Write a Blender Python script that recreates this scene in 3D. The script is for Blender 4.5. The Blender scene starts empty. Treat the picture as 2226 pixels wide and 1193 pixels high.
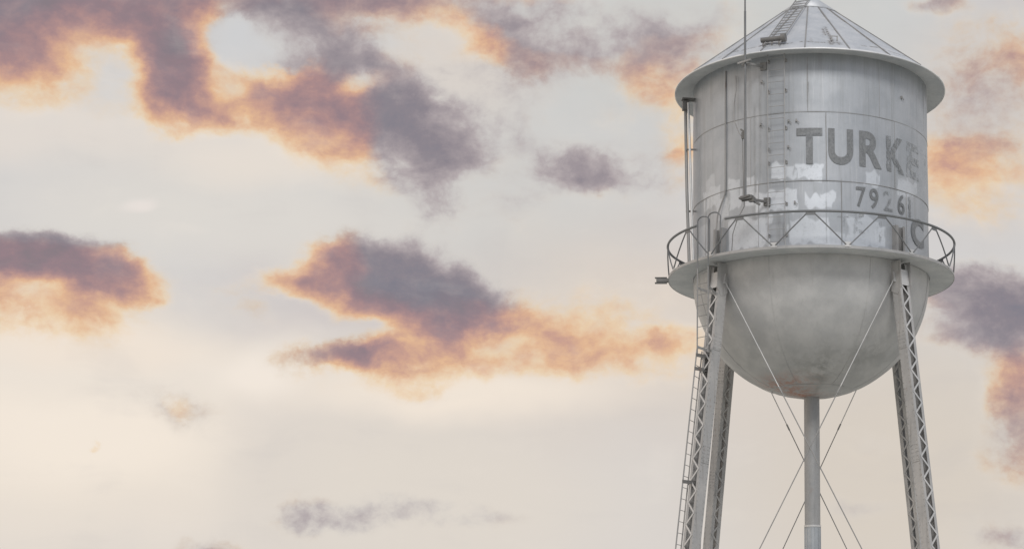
import bpy, bmesh, math, random
import numpy as np
from mathutils import Vector, Matrix, Euler
R_ = math.radians
S = bpy.context.scene
COL = S.collection
random.seed(7); rng = np.random.RandomState(11)

# ------------------------------------------------------------------ camera
CAM_Z, PITCH, FPX, CX, CY = 1.6, 0.16301, 3866.04, 1600.0, 855.8   # lens fitted in photo pixels (2226 wide)
cd = bpy.data.cameras.new("camera"); cam = bpy.data.objects.new("camera", cd); COL.objects.link(cam)
cam.location = (0, 0, CAM_Z); cam.rotation_euler = (math.pi/2 + PITCH, 0, 0)
cd.sensor_width = 36; cd.lens = FPX/2226*36
cd.shift_x = -(CX-1113)/2226; cd.shift_y = (CY-596.5)/2226
cd.clip_start = 0.1; cd.clip_end = 30000
S.camera = cam
S.view_settings.view_transform = 'Standard'; S.view_settings.look = 'None'
S.view_settings.exposure = 0; S.view_settings.gamma = 1; S.view_settings.use_curve_mapping = False

# ------------------------------------------------------------------ sky
def lin(c):
    c = [v/255 for v in c]
    return tuple(v/12.92 if v <= .04045 else ((v+.055)/1.055)**2.4 for v in c)+(1,)

def sky_dir(x, y):           # azimuth / elevation of a place in the sky
    a = (x-CX)/FPX; b = (CY-y)/FPX
    d = Vector((a, math.cos(PITCH)-b*math.sin(PITCH), math.sin(PITCH)+b*math.cos(PITCH))).normalized()
    return math.atan2(d.x, d.y), math.asin(d.z)

SUN_EL, SUN_AZ = R_(42), R_(172)       # sun high behind the photographer, softened by thin cloud
world = bpy.data.worlds.new("World"); S.world = world; world.use_nodes = True
nt = world.node_tree; nt.nodes.clear(); N = nt.nodes; LK = nt.links.new
def node(t, **k):
    n = N.new(t)
    for a, v in k.items(): setattr(n, a, v)
    return n
def inp(n, i, v):
    if isinstance(v, bpy.types.NodeSocket): LK(v, n.inputs[i])
    else: n.inputs[i].default_value = v
def math_(op, a, b=0, c=None, clamp=False):
    n = node('ShaderNodeMath', operation=op, use_clamp=clamp); inp(n, 0, a); inp(n, 1, b)
    if c is not None: inp(n, 2, c)
    return n.outputs[0]
def vmath(op, a, b=None, s=None):
    n = node('ShaderNodeVectorMath', operation=op); inp(n, 0, a)
    if b is not None: inp(n, 1, b)
    if s is not None: inp(n, 3, s)
    return n.outputs[0]
def mapr(v, a, b, lo=0., hi=1., smooth=True):
    n = node('ShaderNodeMapRange', interpolation_type='SMOOTHSTEP' if smooth else 'LINEAR')
    inp(n, 0, v); inp(n, 1, a); inp(n, 2, b); inp(n, 3, lo); inp(n, 4, hi); return n.outputs[0]
def mix(f, a, b):
    n = node('ShaderNodeMix', data_type='RGBA'); inp(n, 0, f); inp(n, 6, a); inp(n, 7, b); return n.outputs[2]
tc = node('ShaderNodeTexCoord').outputs['Generated']
dirn = vmath('NORMALIZE', tc)
sp = node('ShaderNodeSeparateXYZ'); LK(dirn, sp.inputs[0])
az = math_('ARCTAN2', sp.outputs[0], sp.outputs[1]); el = math_('ARCSINE', sp.outputs[2])
cb = node('ShaderNodeCombineXYZ'); LK(az, cb.inputs[0]); LK(el, cb.inputs[1]); sph = cb.outputs[0]
def noise(vec, scale, detail, rough=.55, out=0, off=(0,0,0), sc=(1,1,1), dist=0):
    m = node('ShaderNodeMapping'); LK(vec, m.inputs[0]); m.inputs[1].default_value = off; m.inputs[3].default_value = sc
    n = node('ShaderNodeTexNoise'); LK(m.outputs[0], n.inputs['Vector'])
    n.inputs['Scale'].default_value = scale; n.inputs['Detail'].default_value = detail
    n.inputs['Roughness'].default_value = rough; n.inputs['Distortion'].default_value = dist
    return n.outputs[out]
def warp(src, scale, detail, rough, amp, off, sc=(1,1,1)):
    w = vmath('SUBTRACT', noise(dirn, scale, detail, rough, 1, off, sc), (.5, .5, .5))
    w = vmath('MULTIPLY', w, (amp, amp, 0))
    return vmath('ADD', src, w)
W1 = warp(sph, 12, 3, .5, .034, (3, 1, 7), (1, 1, 1.4))        # slow drift of the outlines
W2 = warp(W1, 60, 6, .60, .015, (1, 8, 5), (1, 1, 1.3))        # billows
COOL=(203,203,200); PALE=(217,211,205); CREAM=(236,225,212)
# wide veils: x, y, rx, ry, colour, opacity
V = [
 (1500,80,900,420,COOL,.95), (1050,430,600,300,(208,206,202),.85), (2150,250,300,400,(203,195,190),.7),
 (150,960,900,420,(234,223,210),.95), (180,940,520,170,(243,231,217),.85), (1950,1020,640,460,(214,204,192),.95),
 (620,1040,170,300,(216,208,201),.6), (950,1050,600,320,(223,214,203),.85), (1400,720,560,320,(221,209,196),.75),
 (350,380,620,180,(218,213,207),.85), (500,490,700,150,(221,216,209),.8), (300,790,760,130,(235,225,213),.75),
 (1000,860,520,90,(242,229,214),.9), (560,800,150,90,(243,232,220),.8), (600,330,420,110,(236,224,211),.6),
 (150,750,420,90,(240,226,211),.8), (60,270,500,90,(231,220,209),.6), (1000,150,260,160,(222,211,201),.7), (300,447,60,24,(236,226,220),.6),
]
#  clouds: x, y, rx, ry, tilt, density, warmth
B = [
 (0,20,290,200,0,.95,.1), (70,100,130,110,0,.5,.3), (150,-20,330,120,0,.75,.0), (330,10,280,130,0,.72,.1), (385,120,180,200,0,1.0,.15), (300,-50,1000,110,0,.6,0),
 (60,185,440,120,0,.34,1), (200,120,200,150,0,.26,1), (280,55,130,70,0,.2,.8), (400,215,240,110,0,.34,1), (560,210,250,110,0,.34,1),
 (450,60,60,100,0,.12,.8),
 (760,0,440,130,0,.78,.05), (660,125,180,120,0,.42,-.1), (785,130,200,100,10,.58,-.3), (600,185,240,100,8,.30,.8), (690,220,240,120,25,.40,.8), (860,242,260,145,25,.92,-.45), (980,320,150,80,22,.6,-.45),
 (720,320,240,130,30,.34,.7), (640,270,200,110,20,.25,.9),
 (890,375,250,80,30,.34,-.3), (960,450,120,160,20,.28,-.4), (1080,285,280,70,18,.20,-.4), (1040,230,220,100,0,.20,-.3), (1120,430,110,150,0,.28,-.4),
 (1095,78,150,95,25,.50,.15), (1020,100,110,100,0,.14,.5), (1150,125,220,100,20,.34,.1), (1230,40,260,110,0,.30,-.25), (1390,108,280,100,5,.40,.05), (1280,150,260,80,8,.20,.15), (1460,190,200,90,8,.24,.5),
 (1480,320,90,160,0,.24,.7), (1330,240,260,80,0,.14,.4), (1060,0,170,60,0,.2,0), (1530,60,240,140,0,.22,-.2), (960,130,160,120,0,.06,.3),
 (1240,370,140,90,8,.58,-.4), (1340,410,260,70,8,.30,-.3), (1400,365,200,90,0,.24,-.3),
 (0,558,345,105,2,.92,.15), (170,576,290,88,10,.82,.2), (270,605,130,70,15,.42,.6), (70,650,470,150,0,.34,1), (200,705,110,140,0,.18,1), (40,615,320,80,0,.10,.5), (60,705,350,100,0,.16,.9),
 (735,560,110,100,0,.5,.8), (612,605,110,56,0,.42,1), (665,600,70,80,0,.2,.5), (905,622,360,130,12,1.0,-.25), (820,600,160,95,8,.45,-.25), (970,640,230,85,10,.6,-.2), (820,655,190,70,20,.4,.1), (1060,650,160,70,20,.30,.2), (780,680,200,100,30,.38,.8),
 (940,722,170,115,0,.52,.35), (745,776,240,62,2,.80,.1), (900,815,380,80,-5,.32,1), (1130,745,400,170,5,.28,.55), (1320,712,320,150,10,.28,.3), (1380,790,300,80,4,.28,.7), (1480,755,120,50,-10,.32,.7), (1200,800,260,60,0,.18,.8),
 (330,874,270,64,8,.17,-.15), (440,915,220,84,30,.16,-.15), (390,880,70,30,30,.05,.4), (188,967,26,20,0,.32,.8), (515,655,110,70,30,.24,0),
 (850,1115,420,64,2,.29,-.3), (740,1112,190,70,0,.16,-.1), (665,1100,90,90,0,.20,-.1), (760,1130,200,60,0,.12,-.2), (1000,1112,260,44,0,.16,-.3), (480,1204,130,76,0,.55,-.2),
 (2110,425,400,150,4,.34,.6), (2140,330,300,100,0,.30,.2), (2130,190,240,190,0,.44,-.1), (2226,100,120,140,0,.34,.2), (2185,695,260,150,8,.98,-.4), (2110,635,150,80,-10,.40,-.1), (2060,740,150,90,0,.3,-.1),
 (2226,810,150,100,0,.34,.3), (2210,870,140,140,0,.32,.0), (2205,970,150,160,0,.50,-.1), (2190,1180,190,74,0,.34,-.35), (2020,10,120,40,0,.36,-.35), (1880,1090,200,40,0,.20,-.4), (1900,960,200,40,0,.15,-.2),
 (860,545,260,70,14,.005,-.8), (1040,600,170,60,18,.005,-.7), (130,500,330,60,4,.005,-.8), (620,80,120,130,0,.005,-.6), (520,75,150,110,0,.005,-.9), (1000,200,160,120,40,.005,-.9),
 (1180,60,260,60,10,.005,-.8), (1390,50,260,60,0,.005,-.8), (1240,330,160,50,0,.005,-.6), (2150,620,200,60,0,.005,-.7), (760,720,150,50,0,.005,-.6), (900,300,140,160,30,.005,-.5),
 (1180,200,420,160,5,.17,-.1), (1300,150,420,170,5,.005,-.35), (1480,260,150,200,0,.005,-.3), (2120,300,260,160,0,.14,-.1), (2120,60,200,160,0,.12,.0), (1300,560,300,60,8,.06,.2), (1500,640,120,80,0,.10,.5),
 (745,732,150,50,0,-.55,0), (262,150,100,90,0,-.6,-.3), (245,205,110,90,0,-.5,-.2), (490,60,90,90,0,-.48,.1), (555,108,130,70,30,-.5,-.1), (495,118,90,40,20,-.4,.1), (540,60,90,50,-20,-.35,-.1), (600,105,150,80,20,-.3,0), (430,140,60,90,30,.2,.4), (560,30,120,30,0,.2,.3), (620,70,90,110,0,0.05,-.7), (1250,235,170,110,0,-.7,-.2), (1010,215,130,70,0,-.4,-.3), (490,165,70,60,0,-.35,.6), (800,182,90,50,0,-.6,.4), (860,110,140,80,40,-.35,0),
]
nb = noise(dirn, 2.6, 6, .55, 0, (4, 0, 1), (1, 1, 2.2))      # broken cloud for the rest of the dome
base = mix(mapr(nb, .46, .66), lin((203,205,208)), lin((184,176,182)))
base = mix(mapr(el, 0, .5, 1, 0), base, lin((217,210,204)))
side = math_('MULTIPLY', mapr(sp.outputs[0], -.45, -.85), mapr(el, .9, .1))       # sunset glow spreading over the western half
base = mix(math_('MULTIPLY', side, .8), base, lin((255,236,216)))
east = math_('MULTIPLY', mapr(sp.outputs[1], .3, -.7), mapr(sp.outputs[0], -.6, .2))
base = mix(math_('MULTIPLY', east, .6), base, lin((198,207,222)))
def placed(src, x, y, rx, ry, tilt):
    a0, e0 = sky_dir(x, y); a1, e1 = sky_dir(x+rx, y); a2, e2 = sky_dir(x, y-ry)
    m = node('ShaderNodeMapping', vector_type='TEXTURE'); LK(src, m.inputs[0])
    m.inputs['Location'].default_value = (a0, e0, 0)
    m.inputs['Rotation'].default_value = (0, 0, R_(-tilt)+math.atan2(e1-e0, a1-a0))
    m.inputs['Scale'].default_value = (math.hypot(a1-a0, e1-e0), math.hypot(a2-a0, e2-e0), 1)
    g = node('ShaderNodeTexGradient', gradient_type='SPHERICAL'); LK(m.outputs[0], g.inputs[0])
    return g.outputs[1]
cur = base
for (x, y, rx, ry, c, op) in V:
    cur = mix(mapr(placed(W1, x, y, rx, ry, 0), 0, .8, 0, op), cur, lin(c))
D = math_('MULTIPLY', el, 0.0); Wm = 0.44
for (x, y, rx, ry, tilt, d, w) in B:
    f = mapr(placed(W2, x, y, rx, ry, tilt), 0, .95)
    if d > 0: D = math_('MULTIPLY_ADD', math_('MULTIPLY', f, d), math_('SUBTRACT', 1, D), D)
    else: D = math_('MULTIPLY_ADD', math_('MULTIPLY', f, d), D, D)
    Wm = math_('MULTIPLY_ADD', f, w, Wm)
n1 = noise(vmath('ADD', dirn, vmath('MULTIPLY', vmath('SUBTRACT', noise(dirn, 20, 4, .5, 1, (5, 5, 5)), (.5, .5, .5)), (.05, .05, .05))), 26, 9, .60, 0, (2, 2, 9), (1, 1, 1.5))
n2 = noise(dirn, 90, 5, .6, 0, (5, 1, 3), (1, 1, 1.2))
er = math_('ADD', math_('MULTIPLY', math_('SUBTRACT', n1, .5), .92), math_('MULTIPLY', math_('SUBTRACT', n2, .5), .40))
damp = mapr(Wm, .3, 1.1, 1.0, .62)
amt = math_('MULTIPLY', er, math_('MULTIPLY', damp, mapr(D, 0.0, .38, .18, 1.0)))
E = math_('MULTIPLY_ADD', D, .94, amt)
n3 = noise(W1, 55, 7, .62, 0, (6, 2, 0), (1, 1.5, 1))
Ec = math_('MULTIPLY_ADD', math_('SUBTRACT', n3, .5), .42, math_('MULTIPLY', E, 1.0))
def ramp(fac, stops):
    n = node('ShaderNodeValToRGB'); LK(fac, n.inputs[0]); cr = n.color_ramp; cr.interpolation = 'LINEAR'
    while len(cr.elements) < len(stops): cr.elements.new(.5)
    for e, (p, c) in zip(cr.elements, stops): e.position = p; e.color = lin(c)
    return n.outputs[0]
warm = ramp(Ec, [(.0,(242,230,216)), (.14,(239,223,204)), (.29,(236,206,166)), (.43,(225,182,146)), (.57,(200,158,142)), (.70,(172,139,138)), (.84,(150,128,134)), (1.,(137,124,130))])
cold = ramp(Ec, [(.0,(218,213,207)), (.16,(209,203,197)), (.30,(194,187,185)), (.45,(178,168,169)), (.60,(159,149,153)), (.78,(141,133,140)), (1.0,(129,126,136))])
wfac = math_('MULTIPLY_ADD', math_('SUBTRACT', n1, .5), .8, Wm)
cloud = mix(mapr(wfac, 0.0, .95), cold, warm)
alpha = mapr(E, .01, .50)
cur = mix(alpha, cur, cloud)
cir = math_('ADD', math_('MULTIPLY', noise(W1, 30, 6, .6, 0, (3, 3, 0), (.45, 1.6, 1)), .6), math_('MULTIPLY', noise(W1, 14, 5, .6, 0, (8, 3, 0), (1.8, .35, 1)), .4))
cur = mix(mapr(cir, .52, .72, 0, .16), cur, lin((244,234,222)))
cur = mix(mapr(cir, .50, .30, 0, .14), cur, lin((186,182,182)))
veil = vmath('SCALE', cur, s=math_('MULTIPLY_ADD', side, 2.6, 10.15))
nish = node('ShaderNodeTexSky', sky_type='NISHITA', sun_disc=False, sun_elevation=SUN_EL, sun_rotation=SUN_AZ)
veil_amt = mapr(el, .38, 1.2, .985, .62)
mixed = mix(veil_amt, nish.outputs[0], veil)
bg = node('ShaderNodeBackground'); LK(mixed, bg.inputs[0]); bg.inputs[1].default_value = 0.1
wo = node('ShaderNodeOutputWorld'); LK(bg.outputs[0], wo.inputs[0])

# ------------------------------------------------------------------ sun
sd = bpy.data.lights.new("sun", 'SUN'); sun = bpy.data.objects.new("sun", sd); COL.objects.link(sun)
sd.energy = 1.6; sd.angle = R_(16); sd.color = (1.0, .975, .94)
sdir = Vector((math.sin(SUN_AZ)*math.cos(SUN_EL), math.cos(SUN_AZ)*math.cos(SUN_EL), math.sin(SUN_EL)))
sun.rotation_euler = sdir.to_track_quat('Z', 'Y').to_euler(); sun.location = (0, 0, 40)

# ------------------------------------------------------------------ materials
class MT:
    def __init__(s, name):
        s.m = bpy.data.materials.new(name); s.m.use_nodes = True; s.t = s.m.node_tree; s.t.nodes.clear()
        s.o = s.n('ShaderNodeOutputMaterial'); s.b = s.n('ShaderNodeBsdfPrincipled'); s.l(s.b.outputs[0], s.o.inputs[0])
        s.tc = s.n('ShaderNodeTexCoord').outputs['Object']
    def n(s, t, **k):
        x = s.t.nodes.new(t)
        for a, v in k.items(): setattr(x, a, v)
        return x
    def l(s, a, b): s.t.links.new(a, b)
    def i(s, n, i, v):
        if isinstance(v, bpy.types.NodeSocket): s.l(v, n.inputs[i])
        else: n.inputs[i].default_value = v
    def noise(s, scale, detail=5, rough=.6, sc=(1,1,1), off=(0,0,0)):
        m = s.n('ShaderNodeMapping'); s.l(s.tc, m.inputs[0]); m.inputs[3].default_value = sc; m.inputs[1].default_value = off
        n = s.n('ShaderNodeTexNoise'); s.l(m.outputs[0], n.inputs[0]); n.inputs['Scale'].default_value = scale
        n.inputs['Detail'].default_value = detail; n.inputs['Roughness'].default_value = rough; return n.outputs[0]
    def ramp(s, v, a, b, lo=0., hi=1.):
        n = s.n('ShaderNodeMapRange', interpolation_type='SMOOTHSTEP')
        s.i(n, 0, v); s.i(n, 1, a); s.i(n, 2, b); s.i(n, 3, lo); s.i(n, 4, hi); return n.outputs[0]
    def mix(s, f, a, b):
        n = s.n('ShaderNodeMix', data_type='RGBA'); s.i(n, 0, f); s.i(n, 6, a); s.i(n, 7, b); return n.outputs[2]
    def mul(s, a, b):
        n = s.n('ShaderNodeMath', operation='MULTIPLY'); s.i(n, 0, a); s.i(n, 1, b); return n.outputs[0]
    def add(s, a, b):
        n = s.n('ShaderNodeMath', operation='ADD'); s.i(n, 0, a); s.i(n, 1, b); return n.outputs[0]
    def attr(s, name):
        n = s.n('ShaderNodeAttribute'); n.attribute_name = name; return n.outputs['Fac']
    def set(s, col, rough=.6, metal=0., bump=None, bd=.01, spec=.4):
        s.i(s.b, 'Base Color', col); s.i(s.b, 'Roughness', rough); s.i(s.b, 'Metallic', metal); s.i(s.b, 'Specular IOR Level', spec)
        if bump is not None:
            b = s.n('ShaderNodeBump'); s.i(b, 'Height', bump); b.inputs['Distance'].default_value = bd; b.inputs['Strength'].default_value = .6
            s.l(b.outputs[0], s.b.inputs['Normal'])
        return s.m
def g(v, t=0.): return (v*(1+t), v, v*(1-t), 1)      # neutral paint, t>0 warmer

def paint(name, v=.56, warm=-.02, rust=.25, streak=.5, metal=.25, rough=.45, rsc=3.0):
    M = MT(name)
    a = M.noise(1.4, 6, .6); b = M.noise(9, 5, .65, (1, 1, .07), (3, 1, 0)); c = M.noise(30, 4, .6)
    col = M.mix(M.ramp(a, .35, .68), g(v*.90, warm), g(v*1.07, warm+.02))
    col = M.mix(M.ramp(b, .52, .74, 0, streak), col, g(v*.66, warm+.03))
    col = M.mix(M.ramp(c, .5, .75, 0, .22), col, g(v*.72, .02))
    r = M.mul(M.ramp(M.noise(rsc, 8, .7, (1, 1, .55), (7, 2, 4)), .60, .74), rust)
    col = M.mix(r, col, (.20, .105, .062, 1))
    return M.set(col, M.ramp(c, .3, .7, rough-.07, rough+.1), metal, M.add(M.noise(1.1, 2, .4), M.mul(c, .10)), .02)

# shell: paint + attributes for touched-up paint patches and run-off stains, with a darker top band
M = MT('aluminium_paint_shell')
v = .425
a = M.noise(1.1, 6, .6); b = M.noise(5, 6, .7, (1, 1, .05), (3, 1, 0)); c = M.noise(34, 4, .6)
col = M.mix(M.ramp(a, .33, .68), (v*.85, v*.90, v*.96, 1), (v*1.02, v*1.06, v*1.12, 1))
col = M.mix(M.ramp(b, .48, .74, 0, .55), col, (v*.72, v*.74, v*.75, 1))
col = M.mix(M.ramp(M.noise(16, 5, .7, (1, 1, .04), (0, 5, 0)), .56, .7, 0, .5), col, (v*1.22, v*1.25, v*1.28, 1))
col = M.mix(M.mul(M.attr('patch'), M.ramp(M.noise(7, 6, .7), .25, .5, .35, .95)), col, (.65, .68, .72, 1))
col = M.mix(M.mul(M.attr('stain'), M.ramp(M.noise(20, 6, .7, (1, 1, .25)), .35, .6, .35, 1)), col, (.17, .17, .165, 1))
col = M.mix(M.ramp(c, .55, .78, 0, .3), col, g(v*.62, .02))
SHELL = M.set(col, M.ramp(c, .3, .7, .36, .50), .34, M.add(M.noise(.9, 2, .4), M.mul(c, .06)), .03)
# bowl
M = MT('aluminium_paint_bowl')
v = .52
a = M.noise(1.5, 7, .62); c = M.noise(26, 5, .65)
col = M.mix(M.ramp(a, .33, .68), g(v*.88, .0), g(v*1.07, .01))
col = M.mix(M.ramp(M.noise(7, 6, .7, (1, 1, .12), (3, 1, 0)), .55, .75, 0, .4), col, g(v*.68, .02))
col = M.mix(M.mul(M.attr('stain'), M.ramp(M.noise(3.2, 8, .75), .38, .62)), col, (.14, .14, .125, 1))
col = M.mix(M.mul(M.attr('rust'), M.ramp(M.noise(6, 8, .75), .38, .60)), col, (.42, .17, .10, 1))
col = M.mix(M.ramp(c, .55, .78, 0, .25), col, g(v*.62, .02))
BOWL = M.set(col, M.ramp(c, .3, .7, .42, .58), .1, M.add(M.noise(.8, 2, .4), M.mul(c, .08)), .03)
# roof
M = MT('galvanised_roof_paint')
v = .56
a = M.noise(2.0, 7, .62); c = M.noise(22, 5, .65)
col = M.mix(M.ramp(a, .33, .68), (v*.86, v*.90, v*.95, 1), (v*1.05, v*1.07, v*1.10, 1))
col = M.mix(M.ramp(c, .50, .74, 0, .4), col, g(v*.6, .01))
col = M.mix(M.mul(M.attr('stain'), M.ramp(M.noise(18, 7, .7), .38, .58)), col, (.13, .11, .09, 1))
ROOF = M.set(col, .5, .25, M.mul(c, .2), .02)
PAINT = paint('weathered_grey_steel', .40, .0, .45, .5, .25)
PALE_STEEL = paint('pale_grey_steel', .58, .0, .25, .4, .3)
EDGE = paint('bright_edge_paint', .74, -.01, .2, .3, .3)
SOFFIT = paint('soffit_paint', .62, -.03, .2, .4, .1, .6)  # pale base tone for the eave soffit and balcony deck
DARK = paint('dark_weathered_steel', .18, .02, .6, .4, .2, .6)
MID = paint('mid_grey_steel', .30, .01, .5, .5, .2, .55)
RAILM = paint('railing_steel', .19, -.03, .3, .3, .2, .5)
RISER = paint('riser_pipe_paint', .34, -.01, .25, .8, .25, .5)
RISER_LOW = paint('riser_pipe_blue_grey_paint', .42, -.06, .1, .8, .3, .45)
LEGM = paint('leg_steel_paint', .42, .01, .75, 1.0, .15, .55, 7)
SEAM = paint('seam_rust_grey', .27, .01, .5, .2, .1, .7, 6)
M = MT('concrete'); M.set(M.mix(M.noise(8, 6), g(.26, .03), g(.4, .04)), .9, 0, M.noise(40, 4), .01); CONC = M.m
M = MT('dry_grass_ground')
col = M.mix(M.ramp(M.noise(.05, 6, .6), .35, .65), (.42, .42, .37, 1), (.33, .33, .28, 1))
col = M.mix(M.ramp(M.noise(2.5, 8, .7), .4, .62), col, (.54, .53, .48, 1))
GROUND = M.set(col, .95, 0, M.noise(6, 8, .7), .06)

def letter_mat(name, v, wear_lo, wear_hi, scale=9):
    M = MT(name)
    n = M.noise(scale, 8, .75, (1, 1, .6), (2, 5, 1)); n2 = M.noise(3, 4, .5)
    s = M.add(M.mul(n, .75), M.mul(n2, .25))
    col = M.mix(M.ramp(M.noise(14, 6, .7), .35, .65), g(v, -.04), g(v*1.3, -.03))
    M.set(col, .6, .1)
    tr = M.n('ShaderNodeBsdfTransparent'); mx = M.n('ShaderNodeMixShader')
    M.l(M.ramp(s, wear_lo, wear_hi, 0, 1), mx.inputs[0]); M.l(M.b.outputs[0], mx.inputs[1]); M.l(tr.outputs[0], mx.inputs[2])
    M.l(mx.outputs[0], M.o.inputs[0]); return M.m
L_SOLID = letter_mat('black_letter_paint_worn', .18, .53, .72)
L_HALF = letter_mat('black_letter_paint_half_gone', .21, .46, .60)
L_GHOST = letter_mat('black_letter_paint_faded', .31, .42, .56)
L_GONE = letter_mat('black_letter_paint_nearly_gone', .36, .34, .50)
L_NUM = letter_mat('black_number_paint', .16, .52, .68, 14)
L_NUMF = letter_mat('black_number_paint_faded', .22, .42, .58, 14)
L_FAINT = letter_mat('old_graffiti_paint', .34, .36, .54, 12)

# ------------------------------------------------------------------ mesh helpers
def meta(o, label=None, cat=None, group=None, kind=None):
    if label: o['label'] = label
    if cat: o['category'] = cat
    if group: o['group'] = group
    if kind: o['kind'] = kind
    return o
class MB:
    def __init__(s): s.v = []; s.f = []; s.sm = []
    def add(s, vs, fs, smooth=False):
        k = len(s.v); s.v += [tuple(p) for p in vs]
        for f in fs: s.f.append(tuple(i+k for i in f)); s.sm.append(smooth)
    def frame_box(s, c, ax, ay, az):      # centre and three half-axis vectors
        c, ax, ay, az = map(Vector, (c, ax, ay, az))
        vs = [c+ax*i+ay*j+az*k for k in (-1, 1) for j in (-1, 1) for i in (-1, 1)]
        s.add(vs, [(0,2,3,1),(4,5,7,6),(0,1,5,4),(2,6,7,3),(0,4,6,2),(1,3,7,5)])
    def bar(s, p, q, w, t, side):         # flat bar p->q; w along 'side', t across
        p, q, side = Vector(p), Vector(q), Vector(side)
        d = (q-p); n = d.cross(side).normalized(); sd_ = n.cross(d).normalized()
        s.frame_box((p+q)/2, sd_*(w/2), n*(t/2), d/2)
    def tube(s, pts, r, n=8, closed=False, cap=True):
        pts = [Vector(p) for p in pts]; m = len(pts); k0 = len(s.v); rings = []
        up = None
        for i, p in enumerate(pts):
            a = pts[(i-1) % m] if (closed or i > 0) else p; b = pts[(i+1) % m] if (closed or i < m-1) else p
            d = (b-a).normalized()
            if up is None: up = d.orthogonal().normalized()
            up = (up-d*up.dot(d)).normalized(); w = d.cross(up)
            rr = r[i] if isinstance(r, (list, tuple)) else r
            rings.append([p+(up*math.cos(2*math.pi*j/n)+w*math.sin(2*math.pi*j/n))*rr for j in range(n)])
        vs = [q for ring in rings for q in ring]; fs = []
        for i in range(m if closed else m-1):
            i2 = (i+1) % m
            for j in range(n): fs.append((i*n+j, i*n+(j+1) % n, i2*n+(j+1) % n, i2*n+j))
        s.add(vs, fs, True)
        if cap and not closed:
            s.add(rings[0], [tuple(range(n))[::-1]]); s.add(rings[-1], [tuple(range(n))])
    def lathe(s, prof, seg=96, a0=0, a1=360, smooth=True, closed_prof=False):
        full = abs(a1-a0-360) < 1e-6; na = seg if full else seg+1; m = len(prof); vs = []
        for i in range(na):
            t = R_(a0+(a1-a0)*i/seg)
            for (r, z) in prof: vs.append((r*math.sin(t), -r*math.cos(t), z))
        fs = []
        for i in range(seg):
            i2 = (i+1) % na
            for j in range(m if closed_prof else m-1):
                j2 = (j+1) % m; fs.append((i*m+j, i2*m+j, i2*m+j2, i*m+j2))
        s.add(vs, fs, smooth)
    def build(s, name, mat, parent=None, bevel=0):
        me = bpy.data.meshes.new(name); me.from_pydata(s.v, [], s.f); me.polygons.foreach_set('use_smooth', s.sm); me.update()
        bm = bmesh.new(); bm.from_mesh(me); bmesh.ops.recalc_face_normals(bm, faces=bm.faces)
        if bevel: bmesh.ops.bevel(bm, geom=[e for e in bm.edges if len(e.link_faces) == 2 and e.calc_face_angle() > .6], offset=bevel, segments=1, affect='EDGES')
        bm.to_mesh(me); bm.free()
        o = bpy.data.objects.new(name, me); COL.objects.link(o); me.materials.append(mat)
        if parent: o.parent = parent
        return o
def attr(o, name, vals):
    a = o.data.attributes.new(name, 'FLOAT', 'POINT'); a.data.foreach_set('value', np.asarray(vals, dtype=np.float32))
def P(r, th, z):                     # tower frame: th = 0 faces -Y, z above the eye line
    t = R_(th); return Vector((r*math.sin(t), -r*math.cos(t), z+CAM_Z))
def ur(th): t = R_(th); return Vector((math.sin(t), -math.cos(t), 0))
def ut(th): t = R_(th); return Vector((math.cos(t), math.sin(t), 0))
UP = Vector((0, 0, 1))
def vnoise2(x, y, seed=0):           # smooth value noise for attribute masks
    r = np.random.RandomState(seed).rand(64, 64)
    xi = np.floor(x).astype(int); yi = np.floor(y).astype(int); fx = x-xi; fy = y-yi
    fx = fx*fx*(3-2*fx); fy = fy*fy*(3-2*fy)
    q = lambda i, j: r[i % 64, j % 64]
    return (q(xi,yi)*(1-fx)+q(xi+1,yi)*fx)*(1-fy)+(q(xi,yi+1)*(1-fx)+q(xi+1,yi+1)*fx)*fy
def sstep(a, b, x): t = np.clip((x-a)/(b-a), 0, 1); return t*t*(3-2*t)

# ------------------------------------------------------------------ ground
mb = MB(); gs = []
nr, na = 46, 96; rad = [0]+[1.5*1.2**i for i in range(nr)]
vs = [(0, 20, 0)]; fs = []
for i, r in enumerate(rad[1:]):
    for j in range(na):
        t = 2*math.pi*j/na; x, y = r*math.cos(t), 20+r*math.sin(t)
        far = min(max((r-120)/400, 0), 1)
        z = far*(2.5*math.sin(x*.004+1)*math.sin(y*.0051)-2.5)
        vs.append((x, y, z))
for j in range(na): fs.append((0, 1+j, 1+(j+1) % na))
for i in range(nr-1):
    for j in range(na):
        a = 1+i*na; b = a+na; fs.append((a+j, b+j, b+(j+1) % na, a+(j+1) % na))
mb.add(vs, fs, True); ground = mb.build('ground', GROUND); meta(ground, kind='structure')

# ------------------------------------------------------------------ water tower
TX, TY = 2.1272, 49.3595
R0, ZE, ZB, ZA, RE, RB = 3.35, 16.858, 11.377, 19.905, 3.882, 4.035
Z1, Z2 = 15.258, 13.346
tower = bpy.data.objects.new('water_tower', None); COL.objects.link(tower); tower.location = (TX, TY, 0); tower.empty_display_size = 2
meta(tower, 'old silver grey steel water tower with conical roof, lattice legs and faded lettering', 'water tower')

# shell -------------------------------------------------------------
na, nz = 900, 190
ths = np.linspace(-180, 180, na, endpoint=False); zs = np.linspace(ZB-.02, ZE+.06, nz)
T, Z = np.meshgrid(ths, zs, indexing='ij')
dent = (vnoise2(T/9+40, Z*1.1, 3)-.5)*.012
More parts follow.
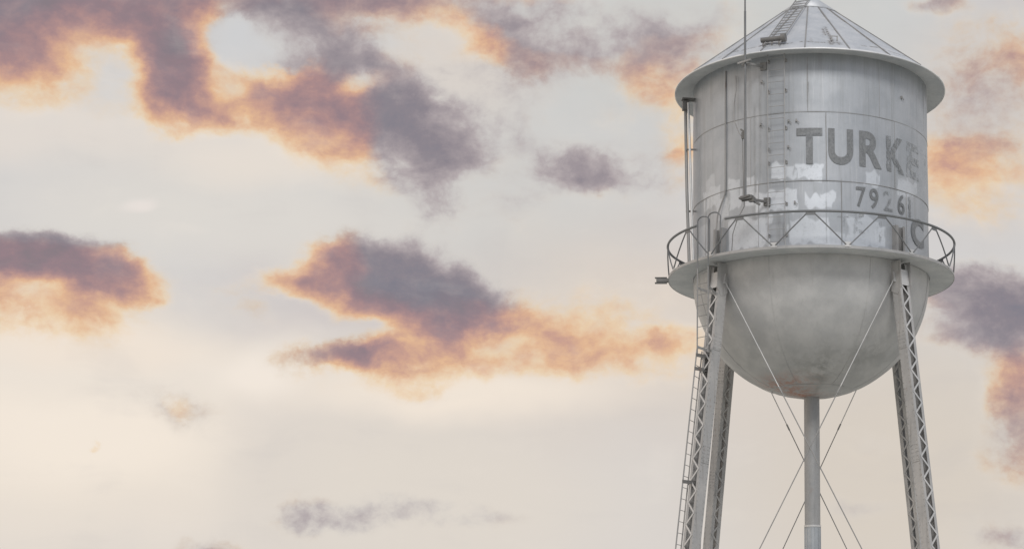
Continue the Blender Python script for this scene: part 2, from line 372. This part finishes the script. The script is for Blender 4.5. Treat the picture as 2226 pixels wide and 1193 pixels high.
# each course is lapped over the one below it
RR = R0 + dent + np.where(Z > Z1, .010, np.where(Z > Z2, .005, 0))
X = RR*np.sin(np.radians(T)); Y = -RR*np.cos(np.radians(T))
verts = np.stack([X, Y, Z+CAM_Z], -1).reshape(-1, 3)
i, j = np.meshgrid(np.arange(na), np.arange(nz-1), indexing='ij'); i2 = (i+1) % na
faces = np.stack([i*nz+j, i2*nz+j, i2*nz+j+1, i*nz+j+1], -1).reshape(-1, 4)
me = bpy.data.meshes.new('tank_shell'); me.from_pydata(verts.tolist(), [], faces.tolist()); me.polygons.foreach_set('use_smooth', [True]*len(faces))
shell = bpy.data.objects.new('tank_shell', me); COL.objects.link(shell); shell.parent = tower; me.materials.append(SHELL)
Tf, Zf = T.ravel(), Z.ravel()
w1 = (vnoise2(Tf/1.3+50, Zf*3.4, 5)-.5)*3.0; w2 = (vnoise2(Tf/2.6+70, Zf*2.1, 9)-.5)*.26
w3 = (vnoise2(Tf/.5+50, Zf*8, 15)-.5)*.6; w4 = (vnoise2(Tf/1.8+50, Zf*9, 19)-.5)*.035
patch = np.zeros_like(Tf)
for (a, b, z0, z1, s) in [(-64,-50,13.0,13.55,.6), (-62,-54,13.3,13.9,.4), (-52,-44,12.6,13.2,.6), (-43.5,-37,12.75,13.62,.7), (-34,-28,12.8,13.55,.7), (-28,-9,12.55,13.08,.95), (-20.8,-13,13.38,13.9,1),
        (-12.6,-9.3,13.4,13.76,.8), (-8.6,-2,13.36,13.80,.95), (-2.5,3.2,13.42,13.76,.95), (-6,4,12.6,12.95,.9), (2,8.6,12.62,13.05,.8), (23.6,31,13.33,13.66,.75), (43,52,13.25,13.62,.6), (50,58,13.35,13.7,.5),
        (-44,-21,11.55,12.45,.8), (-12,-4,11.6,12.3,.7), (-5,6,11.6,12.3,.7), (15,31,11.6,12.42,.65), (29,35,11.6,12.2,.8), (5,14,11.5,11.95,.5), (-70,-60,11.6,12.6,.4)]:
    t_, z_ = Tf+w1+w3, Zf+w2+w4
    m = sstep(a-.35, a+.35, t_)*(1-sstep(b-.35, b+.35, t_))*sstep(z0-.03, z0+.03, z_)*(1-sstep(z1-.03, z1+.03, z_))
    patch = np.maximum(patch, m*s)
stain = np.zeros_like(Tf)
for (t0, zt, zb, w, s) in [(-3.4,16.6,15.3,.22,1.),(-3.2,16.1,15.6,.5,.9),(5,15.2,11.5,.16,.75),(8.2,16.5,13.4,.14,.5),(11.9,16.3,14.9,.14,.6),(12.0,13.4,11.5,.18,.8),(26,16.2,14.9,.2,.25),
        (-26,16.4,13.4,.8,.35),(-29,15.6,12.6,.6,.4),(-38,16.5,15,.35,.35),(-41.5,16.4,14.8,.2,.35),(-12,16.5,13.9,.25,.3),(-21,16.6,13.8,.2,.3),(38,14.4,13.7,.12,.4),(60,16.5,14,.5,.2),(-24,16.2,15.8,.3,.7),(-58,13.3,11.6,.5,.3),
        (47,12.5,11.5,.4,.4),(-17,12.6,11.5,1.4,.35),(-15,12.2,11.6,.5,.6),(18,12.2,11.7,.4,.4),(31,15.1,12.6,.15,.3)]:
    wob = (vnoise2(Tf*0+t0, Zf*1.2, 21)-.5)*.25
    stain = np.maximum(stain, np.exp(-((Tf-t0+wob)/w)**2)*sstep(zb, zb+.3, Zf)*(1-sstep(zt-.05, zt+.05, Zf))*s)
# darker towards the top of the shell, with an uneven lower edge
stain = np.maximum(stain, .14*sstep(16.2, 16.85, Zf+(vnoise2(Tf*1.7+80, Zf*.6, 23)-.5)*.9))
attr(shell, 'patch', patch); attr(shell, 'stain', stain)
for z in (Z1, Z2):
    mb = MB(); mb.lathe([(R0+.002, z+CAM_Z-.012), (R0+.013, z+CAM_Z-.008), (R0+.013, z+CAM_Z+.002), (R0+.002, z+CAM_Z+.005)], 240); mb.build('lap_seam', SEAM, shell)
for (t, z0, z1) in [(-3.4, Z1, 16.8), (32, Z1, 16.8), (-40, Z1, 16.8), (-76, Z1, 16.8), (5.0, Z2, Z1), (-31, Z2, Z1), (41, Z2, Z1), (-68, Z2, Z1), (11.9, ZB, Z2), (-27, ZB, Z2), (-62, ZB, Z2), (49, ZB, Z2), (70, Z1, 16.8), (78, ZB, Z2)]:
    k = t in (-3.4, 5.0, 11.9); mb = MB(); mb.bar(P(R0+.010, t, z0), P(R0+.010, t, z1), .014 if k else .009, .010, ut(t)); mb.build('butt_seam', SEAM if k else PAINT, shell)

# lettering (painted on the shell) --------------------------------------
def wrapped(txt, th_c, w_deg, z0, z1, mat, bold=.03, dz=.006, part='letter', tiltz=0.):
    cu = bpy.data.curves.new('tmp', 'FONT'); cu.body = txt; cu.size = 1; cu.offset = bold; cu.resolution_u = 6; cu.fill_mode = 'FRONT'
    to = bpy.data.objects.new('tmp', cu); COL.objects.link(to)
    dg = bpy.context.evaluated_depsgraph_get(); me = bpy.data.meshes.new_from_object(to.evaluated_get(dg))
    bpy.data.objects.remove(to); bpy.data.curves.remove(cu)
    bm = bmesh.new(); bm.from_mesh(me)
    xs = [v.co.x for v in bm.verts]; ys = [v.co.y for v in bm.verts]; x0, x1, y0, y1 = min(xs), max(xs), min(ys), max(ys)
    for k in range(1, 16):
        bmesh.ops.bisect_plane(bm, geom=bm.verts[:]+bm.edges[:]+bm.faces[:], plane_co=(x0+(x1-x0)*k/16, 0, 0), plane_no=(1, 0, 0))
    for v in bm.verts:
        t = th_c+((v.co.x-x0)/(x1-x0)-.5)*w_deg; z = z0+(v.co.y-y0)/(y1-y0)*(z1-z0)+tiltz*(t-th_c)
        v.co = P(R0+.012+dz, t, z)
    bmesh.ops.recalc_face_normals(bm, faces=bm.faces)
    bm.to_mesh(me); bm.free(); me.materials.clear(); me.materials.append(mat); me.name = part
    o = bpy.data.objects.new(part, me); COL.objects.link(o); o.parent = shell; return o
for ch, t, mt in [('T', -2.7, L_SOLID), ('U', 11.85, L_SOLID), ('R', 26.8, L_SOLID), ('K', 41.7, L_HALF), ('E', 55.5, L_GHOST), ('Y', 70.5, L_GONE)]:
    wrapped(ch, t, 11.9, 13.80, 14.80, mt, .035)
for ch, t, w, mt in [('7', 21.4, 4.9, L_NUM), ('9', 28.2, 4.7, L_NUM), ('2', 36.2, 5.4, L_NUMF), ('6', 45.0, 4.8, L_NUM), ('1', 51.6, 1.8, L_NUMF)]:
    wrapped(ch, t, w, 12.67, 13.23, mt, .012, part='number')
wrapped('C', 59.5, 14, 11.92, 12.72, L_SOLID, .04)
wrapped('I', 31.5, 1.6, 11.75, 12.35, L_FAINT, .02); wrapped('E', 20.5, 5, 11.95, 12.5, L_FAINT, .02); wrapped('T', 13, 6, 12.0, 12.4, L_FAINT, .0)

# bowl -------------------------------------------------------------
na, nz = 420, 110
ths = np.linspace(-180, 180, na, endpoint=False); ph = np.linspace(0, 89.2, nz)
T, F = np.meshgrid(ths, ph, indexing='ij')
RR = 3.345+(vnoise2(T/14+40, F/11, 33)-.5)*.014
r_ = RR*np.cos(np.radians(F)); Zb = ZB-.03-RR*np.sin(np.radians(F))
verts = np.stack([r_*np.sin(np.radians(T)), -r_*np.cos(np.radians(T)), Zb+CAM_Z], -1).reshape(-1, 3)
i, j = np.meshgrid(np.arange(na), np.arange(nz-1), indexing='ij'); i2 = (i+1) % na
faces = np.stack([i*nz+j, i*nz+j+1, i2*nz+j+1, i2*nz+j], -1).reshape(-1, 4)
me = bpy.data.meshes.new('tank_bowl'); me.from_pydata(verts.tolist(), [], faces.tolist()); me.polygons.foreach_set('use_smooth', [True]*len(faces))
bowl = bpy.data.objects.new('tank_bowl', me); COL.objects.link(bowl); bowl.parent = tower; me.materials.append(BOWL)
Tf, Ff = T.ravel(), F.ravel()
attr(bowl, 'rust', np.clip(np.exp(-((Tf+45)/42)**2)*sstep(55, 70, Ff)*.75 + .30*sstep(74, 86, Ff), 0, 1))
attr(bowl, 'stain', np.clip(.36*np.exp(-((Tf+2)/22)**2)*np.exp(-((Ff-60)/13)**2)+.25*np.exp(-((Tf-8)/5)**2)*sstep(35, 60, Ff)+.25*np.exp(-((Tf-40)/20)**2)*np.exp(-((Ff-45)/15)**2), 0, 1))
for t in (-70, -22, 26, 74, 122, 170, -118):
    mb = MB(); mb.tube([(3.352*math.cos(R_(f))*math.sin(R_(t)), -3.352*math.cos(R_(f))*math.cos(R_(t)), ZB-.03-3.352*math.sin(R_(f))+CAM_Z) for f in range(0, 71, 3)], .005, 6)
    mb.build('plate_seam', BOWL, bowl)
mb = MB(); mb.lathe([(3.352*math.cos(R_(f)), ZB-.03-3.352*math.sin(R_(f))+CAM_Z) for f in (69.7, 70, 70.3)], 96); mb.build('plate_seam', BOWL, bowl)

# roof -------------------------------------------------------------
SL = (ZA-ZE)/RE
def zc(r): return ZA-SL*r
nseg, sub, nr_ = 20, 24, 170
TH0 = -4.2+0.0
ths = np.array([TH0+360*k/(nseg*sub) for k in range(nseg*sub)]); rs = np.linspace(.04, RE, nr_)
T, RRr = np.meshgrid(ths, rs, indexing='ij')
fr = ((T-TH0) % 18)/18; sag = np.sin(np.pi*fr)*.035*(RRr/RE)       # sheets sag a little between the rafters
Zr = ZA-SL*RRr-sag+(vnoise2(T/6+80, RRr*3, 41)-.5)*.02
verts = np.stack([RRr*np.sin(np.radians(T)), -RRr*np.cos(np.radians(T)), Zr+CAM_Z], -1).reshape(-1, 3)
na = len(ths); i, j = np.meshgrid(np.arange(na), np.arange(nr_-1), indexing='ij'); i2 = (i+1) % na
faces = np.stack([i*nr_+j, i*nr_+j+1, i2*nr_+j+1, i2*nr_+j], -1).reshape(-1, 4)
me = bpy.data.meshes.new('roof'); me.from_pydata(verts.tolist(), [], faces.tolist()); me.polygons.foreach_set('use_smooth', [True]*len(faces))
roof = bpy.data.objects.new('roof', me); COL.objects.link(roof); roof.parent = tower; me.materials.append(ROOF)
Tf, Rf = T.ravel(), RRr.ravel()
st = np.zeros_like(Tf)
for (t, r0_, r1_, w, s) in [(8.2,2.3,3.45,.8,1.4),(6.2,2.4,3.0,.7,1.2),(7.5,3.2,3.6,1.3,1.4),(11,3.4,3.65,.8,1.3),(-1.5,3.1,3.5,.5,.6),(4.5,2.6,3.1,.3,.6),(-21,2.2,3.0,.8,.6),(-33,2.6,3.3,1.2,.5),(31,2.8,3.4,.5,.4)]:
    st = np.maximum(st, np.exp(-((Tf-t)/w)**2)*sstep(r0_, r0_+.15, Rf)*(1-sstep(r1_-.1, r1_, Rf))*s)
dash = (vnoise2(Tf/1.5+90, Rf*0, 51) > .45)*np.exp(-((Rf-3.43)/.028)**2)*.95
dash = np.maximum(dash, (vnoise2(Tf/2+30, Rf*0, 57) > .4)*np.exp(-((Rf-2.9)/.02)**2)*.7*(Tf < -8))
attr(roof, 'stain', np.clip(np.maximum(st, dash), 0, 1))
for k in range(nseg):
    t = TH0+18*k
    mb = MB(); mb.bar(P(.18, t, zc(.18)+.012), P(RE-.01, t, zc(RE-.01)+.012), .035, .03, ut(t)); mb.build('roof_rib', MID, roof)
mb = MB(); mb.lathe([(RE-.05, zc(RE-.05)+CAM_Z+.006), (RE+.015, zc(RE)+CAM_Z+.0), (RE+.015, zc(RE)+CAM_Z-.03), (RE-.02, zc(RE)+CAM_Z-.03), (RE-.05, zc(RE-.05)+CAM_Z+.006)], 240)
mb.build('eave_edge', EDGE, roof)
mb = MB(); mb.lathe([(RE-.01, ZE+CAM_Z-.02), (R0-.05, ZE+CAM_Z+.05)], 240); mb.build('soffit', SOFFIT, roof)
mb = MB(); mb.lathe([(.92, zc(.92)+CAM_Z+.004), (.935, zc(.93)+CAM_Z+.03), (.0, ZA+CAM_Z+.05)], 60); mb.build('cap_sheet', ROOF, roof)
mb = MB(); mb.tube([P(0, 0, ZA-.02), P(0, 0, ZA+.10)], .16, 20); mb.tube([P(0, 0, ZA+.10), P(0, 0, ZA+.13)], .22, 20); mb.build('finial', PAINT, roof)
# small bracket left on the sheets
mb = MB()
for t in (8.0, 10.6): mb.bar(P(3.36, t, zc(3.36)), P(3.36, t, zc(3.36)+.13), .03, .02, ut(t))
mb.bar(P(3.36, 7.6, zc(3.36)+.13), P(3.36, 11, zc(3.36)+.13), .02, .02, UP); mb.build('bracket', MID, roof)

# ladders -------------------------------------------------------------
def ladder(name, pl, pr, nr, rr, mat, railr, rung=True, first=.5, label=None, rmat=None):
    """pl/pr: rail polylines; nr rungs evenly between them"""
    mb = MB(); mb.tube(pl, railr, 8); mb.tube(pr, railr, 8)
    o = mb.build(name, mat, tower)
    def at(pts, s):
        L = [(Vector(b)-Vector(a)).length for a, b in zip(pts, pts[1:])]; tot = sum(L); d = s*tot
        for (a, b, l) in zip(pts, pts[1:], L):
            if d <= l+1e-9: return Vector(a).lerp(Vector(b), d/l)
            d -= l
        return Vector(pts[-1])
    for k in range(nr):
        s = (k+first)/nr; m2 = MB(); m2.tube([at(pl, s), at(pr, s)], rr, 6); m2.build('rung', rmat or mat, o)
    if label: o['label'] = label
    return o
def off(th, r, z, s): return P(r, th, z)+ut(th)*s
wl = ladder('shell_ladder', [off(-17.4, 3.50, 11.5, -.235), off(-17.4, 3.50, 16.95, -.235)], [off(-17.4, 3.50, 11.5, .235), off(-17.4, 3.50, 16.95, .235)], 16, .009, PAINT, .011, label='pale ladder standing off the tank shell', rmat=PAINT)
for z in (11.9, 12.75, 13.9, 14.85, 15.9, 16.75):
    for s in (-.235, .235):
        mb = MB(); mb.bar(off(-17.4, 3.36, z, s*1.02), off(-17.4, 3.50, z, s), .03, .012, UP); mb.frame_box(off(-17.4, 3.365, z-.03, s*1.04), ut(-17.4)*.03, ur(-17.4)*.008, UP*.04); mb.build('standoff', MID, wl)
def rf(th, r, h, s): return P(r, th, zc(r)+h)+ut(th)*s
rl_ = ladder('roof_ladder', [rf(-18.4, 3.70, .10, -.23), rf(-18.4, .55, .14, -.20), rf(-18.4, .25, .34, -.17)], [rf(-18.4, 3.70, .10, .23), rf(-18.4, .55, .14, .20), rf(-18.4, .25, .34, .17)], 19, .011, MID, .017, label='thin ladder lying on the roof slope', rmat=MID)
mb = MB(); mb.tube([rf(-18.4, 3.50, .16, -.36), rf(-18.4, 3.50, .16, .25)], .07, 16); mb.tube([rf(-18.4, 3.50, .16, .21), rf(-18.4, 3.50, .16, .34)], .115, 20)
for s in (-.30, -.05, .15): mb.bar(rf(-18.4, 3.5, -.02, s), rf(-18.4, 3.5, .12, s), .04, .03, ut(-18.4))
mb.build('pivot_roller', DARK, rl_)

# balcony -------------------------------------------------------------
z0 = ZB+CAM_Z
mb = MB(); mb.lathe([(R0+.004, z0-.03), (RB, z0-.04), (RB, z0), (R0+.004, z0+.012)], 260, smooth=False, closed_prof=True)
balc = mb.build('balcony', SOFFIT, tower)
mb = MB(); mb.lathe([(RB+.003, z0-.045), (RB+.018, z0-.045), (RB+.018, z0+.03), (RB+.003, z0+.03)], 260, smooth=False, closed_prof=True); mb.build('edge_angle', PAINT, balc)
# bracket bar reaching out at the left end
mb = MB(); t = -91; mb.bar(P(RB-.02, t, ZB+.02), P(RB+.36, t, ZB+.02), .10, .14, UP); mb.bar(P(RB+.06, t, ZB+.095), P(RB+.40, t, ZB+.095), .14, .02, ut(t)); mb.bar(P(RB+.06, t, ZB-.055), P(RB+.40, t, ZB-.055), .14, .02, ut(t))
mb.build('outrigger', DARK, balc)

# railing: thirteen bays of crossed braces under one ring
RRL, ZR = RB+.035, ZB+.935
GA, GB = -51.5, -36.5                                # gap where the ladder arrives
mb = MB(); pts = [P(RRL, GB+(360-(GB-GA))*k/300, ZR) for k in range(301)]
mb.tube(pts, .034, 8); railing = mb.build('railing', RAILM, tower); railing['label'] = 'dark ring handrail around the balcony'
for k in range(13):
    tn = -2.4+k*360/13; tb = tn+360/26
    m = MB(); m.frame_box(P(RRL+.004, tn, ZR-.055), ut(tn)*.13, ur(tn)*.006, UP*.055); m.build('gusset', RAILM, railing)
    for s in (-1, 1):
        tt, bb = tn+s*1.4, tn+s*(360/26-.7)
        m = MB(); m.tube([P(RRL, tt+(bb-tt)*q, ZR-.06+(ZB+.05-ZR+.06)*q) for q in (0, .25, .5, .75, 1)], .019, 6); m.build('brace', RAILM, railing)
    m = MB(); m.frame_box(P(RB+.026, tb, ZB+.06), ut(tb)*.085, ur(tb)*.006, UP*.065); m.build('foot_plate', PALE_STEEL, railing)

# grab hoops and the two ladder flights by the near left leg
def hoop(t0, t1, zt, r0, r1):
    pts = [P(r0, t0, ZB-.3)]
    n = 10; zc_ = zt-.13
    for k in range(n+1):
        a = math.pi*k/n; q = (1-math.cos(a))/2
        pts.append(P(r0+(r1-r0)*q, t0+(t1-t0)*q, zc_+.13*math.sin(a)))
    pts.append(P(r1, t1, ZB+.02)); return pts
for (t0, t1) in ((-49.5, -45.0), (-43.7, -39.3)):
    mb = MB(); mb.tube(hoop(t0, t1, ZB+1.17 if t0 > -45 else ZB+1.13, 4.16, 4.02), .0185, 8); mb.build('grab_hoop', RAILM, railing)
LT = (-48.5, 41.5, 131.5, -138.5)
def rleg(z): return 3.45+.131*(10.8-z)
ul = ladder('upper_leg_ladder', [P(4.16, -49.5, 8.75), P(4.16, -49.5, ZB-.3)], [P(4.16, -43.7, 8.75), P(4.16, -43.7, ZB-.3)], 8, .009, MID, .0185, label='upper ladder flight hanging plumb from the balcony')
for z in (10.55, 8.95):
    for t in (-49.5, -43.7):
        m = MB(); m.bar(P(4.16, t, z), P(rleg(z)+.1, LT[0]+1, z-.12), .07, .012, UP); m.build('standoff', MID, ul)
def llc(z): c = P(rleg(z), LT[0], z); return c+Vector((-.335, -.06, 0))
sv = Vector((.062, .21, 0))
ll = ladder('lower_leg_ladder', [llc(8.9)-sv, llc(.5)-sv, llc(-1.3)-sv], [llc(8.9)+sv, llc(.5)+sv, llc(-1.3)+sv], 34, .009, MID, .0185, label='lower ladder flight following the slope of the leg')
for z in (8.72, 8.35, 5.3, 2.0):
    m = MB(); m.bar(llc(z)-sv*1.1, P(rleg(z)+.05, LT[0]-1.0, z), .09, .03, UP); m.bar(llc(z)+sv*1.1, P(rleg(z), LT[0]-1.0, z), .09, .03, UP); m.build('standoff', DARK, ll)

# legs -------------------------------------------------------------
HW, HD = .175, .15                                    # half width (tangential), half depth (radial)
def build_leg(th):
    zt, zb_ = ZB-.16, -CAM_Z+.25
    A = Vector((0, -rleg(zt), zt+CAM_Z)); Bv = Vector((0, -rleg(zb_), zb_+CAM_Z)); ax = (Bv-A).normalized()
    tn = Vector((1, 0, 0)); rd = ax.cross(tn)
    if rd.y > 0: rd = -rd                              # outward
    rd.normalize(); Lg = (Bv-A).length
    mb = MB()
    for s in (-1, 1):
        mb.frame_box((A+Bv)/2+tn*s*HW, tn*.009, rd*HD, (Bv-A)/2)                       # web
        for e in (-1, 1): mb.frame_box((A+Bv)/2+tn*s*(HW-(.045 if e > 0 else .065))+rd*e*(HD-.007), tn*(.036 if e > 0 else .056), rd*.006, (Bv-A)/2)   # flanges
    for s in (-1, 1):                                                                  # rivet rows and splice plates on the webs
        for e in (-1, 1):
            for q in range(int(Lg/.16)):
                mb.frame_box(A+ax*(.08+q*.16)+tn*s*(HW+.013)+rd*e*(HD-.035), tn*.007, rd*.013, ax*.013)
        for q in (2.1, 5.2, 8.4, 11.2):
            mb.frame_box(A+ax*q+tn*s*(HW+.0145), tn*.0055, rd*(HD-.012), ax*.26)
            for e in (-2, -1, 1, 2):
                for k in range(5): mb.frame_box(A+ax*(q-.2+k*.1)+tn*s*(HW+.024)+rd*e*.05, tn*.006, rd*.012, ax*.012)
    leg = mb.build('leg', LEGM, tower, 0)
    for e in (-1, 1):
        mb = MB(); pitch = .59; n = int((Lg-.75)/pitch*2); d0 = .62
        for k in range(n):
            a = A+ax*(d0+k*pitch/2)+rd*e*(HD+.006+.004*(k % 2)); b = A+ax*(d0+(k+1)*pitch/2)+rd*e*(HD+.006+.004*(k % 2)); s = 1 if k % 2 else -1
            a2 = a+tn*s*(HW-.035); b2 = b-tn*s*(HW-.035); w = (b2-a2).normalized().cross(rd)
            mb.bar(a2, b2, .048, .007, w)
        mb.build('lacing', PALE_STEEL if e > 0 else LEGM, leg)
    mb = MB(); c = A+ax*.40+rd*(HD+.012); mb.frame_box(c, tn*(HW-.01), rd*.006, ax*.22)
    for sx in (-1, 1):
        for q in range(6): mb.frame_box(c+tn*sx*(HW-.04)+ax*(-.19+q*.076)+rd*.01, tn*.010, rd*.006, ax*.010)
    mb.build('batten_plate', PALE_STEEL, leg)
    # gusset plates that tie the head of the leg to shell and rods
    mb = MB()
    for s in (-1, 1):
        x = s*(HW+.016)
        prof = [(-3.30, ZB-.09), (-3.66, ZB-.09), (-3.70, ZB-.75), (-3.55, ZB-1.0), (-3.32, ZB-.9)]
        vs = [(x-.007, y, z+CAM_Z) for y, z in prof]+[(x+.007, y, z+CAM_Z) for y, z in prof]; n = len(prof)
        mb.add(vs, [tuple(range(n)), tuple(range(2*n-1, n-1, -1))]+[(k, (k+1) % n, n+(k+1) % n, n+k) for k in range(n)])
    mb.build('gusset', LEGM, leg)
    # post head riveted to the shell above the deck
    mb = MB()
    for s in (-1, 1):
        mb.frame_box((s*.165, -R0-.075, ZB+.46+CAM_Z), Vector((.008, 0, 0)), Vector((0, .085, 0)), UP*.45)
        mb.frame_box((s*.125, -R0-.155, ZB+.46+CAM_Z), Vector((.034, 0, 0)), Vector((0, .006, 0)), UP*.45)
    mb.frame_box((0, -R0-.012, ZB+.46+CAM_Z), Vector((.15, 0, 0)), Vector((0, .02, 0)), UP*.45)
    mb.build('post_head', MID, leg)
    # footing
    mb = MB(); f = Vector((0, -rleg(-CAM_Z), 0))
    mb.frame_box(f+UP*.12, Vector((.42, 0, 0)), Vector((0, .42, 0)), UP*.125); mb.build('footing', CONC, leg, .02)
    mb = MB(); mb.frame_box(f+UP*.262, Vector((.27, 0, 0)), Vector((0, .27, 0)), UP*.0125); mb.build('base_plate', LEGM, leg)
    leg.rotation_euler = (0, 0, R_(th)); leg['label'] = 'lattice leg of two laced channels'
    return leg
leg0 = build_leg(LT[0])
for th in LT[1:]:
    c = leg0.copy(); COL.objects.link(c); c.parent = tower; c.rotation_euler = (0, 0, R_(th))
    for ch in list(leg0.children):
        d = ch.copy(); COL.objects.link(d); d.parent = c

# cross rods between neighbouring legs
def rod_end(th, z, s): return P(rleg(z)+.02, th, z)+ut(th)*s*(HW+.03)
for k in range(4):
    a, b = LT[k], LT[(k+1) % 4]
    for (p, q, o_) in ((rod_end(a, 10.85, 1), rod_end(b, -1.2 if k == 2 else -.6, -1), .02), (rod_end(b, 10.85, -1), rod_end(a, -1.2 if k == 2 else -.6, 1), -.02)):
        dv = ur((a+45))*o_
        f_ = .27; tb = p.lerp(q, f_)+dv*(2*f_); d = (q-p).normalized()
        m = MB(); m.tube([p, tb], .0145, 6); rod = m.build('tie_rod', PALE_STEEL, tower)  # upper length paler, painting in the bright look rods take against the bowl
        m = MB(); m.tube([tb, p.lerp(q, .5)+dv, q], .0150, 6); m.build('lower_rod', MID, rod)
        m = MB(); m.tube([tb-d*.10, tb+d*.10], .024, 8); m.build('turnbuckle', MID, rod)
    for s_, t_ in ((1, a), (-1, b)):
        m = MB(); m.bar(rod_end(t_, 11.0, s_), rod_end(t_, 10.72, s_), .10, .018, ut(t_)); m.build('clevis', PALE_STEEL, tower)

# riser pipe -------------------------------------------------------------
mb = MB(); zj = 4.39
mb.tube([P(0, 0, 8.1), P(0, 0, zj)], .218, 40); riser = mb.build('riser_pipe', RISER, tower)
mb = MB(); mb.tube([P(0, 0, zj), P(0, 0, -CAM_Z)], .222, 40); mb.build('lower_casing', RISER_LOW, riser)
mb = MB(); mb.tube([P(0, 0, zj-.02), P(0, 0, zj+.03)], .236, 40); mb.build('joint_band', PALE_STEEL, riser)
mb = MB()
for k in range(12):
    t = 15+k*30; mb.bar(P(.228, t, zj-.03), P(.228, t, -CAM_Z), .02, .014, ut(t))
mb.build('casing_rib', RISER_LOW, riser)
mb = MB(); mb.tube([P(0, 0, 8.02), P(0, 0, 8.12)], .30, 32); mb.build('flange', RISER, riser)

# overflow pipe down the left side ---------------------------------------
mb = MB(); mb.tube([P(3.62, -81, 16.42), P(3.60, -77.5, 13.8), P(3.58, -73, ZB+.01)], .045, 10)
ov = mb.build('overflow_pipe', MID, tower)
mb = MB(); mb.tube([P(3.58, -76.5, 16.35), P(3.54, -73.5, 13.8), P(3.52, -70, ZB+.01)], .035, 10); mb.build('second_pipe', PALE_STEEL, ov)
mb = MB(); mb.bar(P(3.36, -79, 16.5), P(3.74, -79, 16.5), .03, .26, UP)
mb.frame_box(P(3.62, -80, 16.33), ut(-80)*.09, ur(-80)*.09, UP*.13); mb.build('head_box', DARK, ov)
for z in (15.0, 13.2):
    mb = MB(); mb.bar(P(3.34, -77, z), P(3.62, -78, z), .05, .02, UP); mb.build('clip', DARK, ov)
# conduit on the left of the shell, bending away at the foot
mb = MB(); mb.tube([P(R0+.035, -45.5, 16.75), P(R0+.035, -45.5, 13.42), P(R0+.035, -45.9, 13.25), P(R0+.06, -50.2, 12.75), P(R0+.10, -50.7, 12.3), P(R0+.12, -50.7, ZB)], .021, 8)
mb.build('conduit', MID, tower)
# bolts and lugs left on the shell
for (t, z) in [(-25.6, 15.0), (-12.2, 15.02), (-8.6, 15.02), (-21.8, 14.28), (-12.4, 14.3), (46, 16.0), (-9.5, 12.75), (-25, 16.2)]:
    m = MB(); m.frame_box(P(R0+.03, t, z), ut(t)*.020, ur(t)*.025, UP*.034); m.bar(P(R0+.05, t, z), P(R0+.05, t+1.4, z-.07), .016, .016, UP); m.build('lug', MID, tower)

# ------------------------------------------------------------------ antenna mast (bolted to the tower, a thing of its own)
mast = bpy.data.objects.new('antenna_mast', None); COL.objects.link(mast); mast.location = (TX, TY, 0)
meta(mast, 'thin dark antenna mast standing plumb off the left front of the tank', 'antenna')
MR, MTH = 4.05, -27.7
mb = MB(); mb.tube([P(MR, MTH, 12.75), P(MR, MTH, 15.2)], .036, 12); mb.tube([P(MR, MTH, 15.2), P(MR, MTH, 18.0)], .031, 12); mb.tube([P(MR, MTH, 18.0), P(MR, MTH, 21.5)], .024, 12)
mb.build('pole', RAILM, mast)
def arm(z, tw, wid, name, mat, drop=0.):
    m = MB()
    m.bar(P(R0, tw, z), P(MR+.06, MTH-.4, z+drop), .06, .05, UP)
    m.frame_box(P(R0+.03, tw, z), ut(tw)*.09, ur(tw)*.03, UP*.11)
    m.bar(P(MR+.05, MTH, z+drop)-ut(MTH)*wid, P(MR+.05, MTH, z+drop+.05)+ut(MTH)*wid, .05, .05, UP)
    m.bar(P(MR-.05, MTH, z+drop-.03)-ut(MTH)*.13, P(MR-.05, MTH, z+drop-.03)+ut(MTH)*.13, .07, .03, UP)
    return m.build(name, mat, mast)
arm(16.62, -24, .20, 'bracket_arm', MID, -.08)
arm(12.82, -22.5, .16, 'bracket_arm', DARK, -.03)
m = MB(); m.frame_box(P(MR-.02, MTH+.6, 12.80), ut(MTH)*.17, ur(MTH)*.07, UP*.05); m.frame_box(P(MR-.04, MTH+2.6, 12.74), ut(MTH)*.08, ur(MTH)*.05, UP*.06)
m.bar(P(MR-.02, MTH+2, 12.75), P(MR-.2, MTH+5, 12.62), .06, .03, UP); m.build('base_bracket', DARK, mast)
m = MB(); m.frame_box(P(MR-.06, MTH-1.2, 14.55), ut(MTH)*.05, ur(MTH)*.03, UP*.09); m.bar(P(MR-.03, MTH-2.2, 14.72), P(MR-.03, MTH, 14.60), .05, .03, UP); m.build('cable_clamp', DARK, mast)
m = MB(); m.tube([P(3.42, -38.5, 16.5), P(3.44, -38.0, 16.1), P(3.50, -38.6, 15.7), P(3.62, -37.2, 15.2), P(3.85, -32.2, 14.7), P(3.95, -29.6, 14.5), P(3.98, -29.3, 14.0), P(3.98, -29.1, 13.4), P(4.0, -28.6, 12.8), P(3.95, -28.9, 12.6), P(3.85, -33, 12.3), P(3.6, -38, 12.0), P(3.5, -40, ZB+.02)], .012, 6)
m.build('cable', MID, mast)
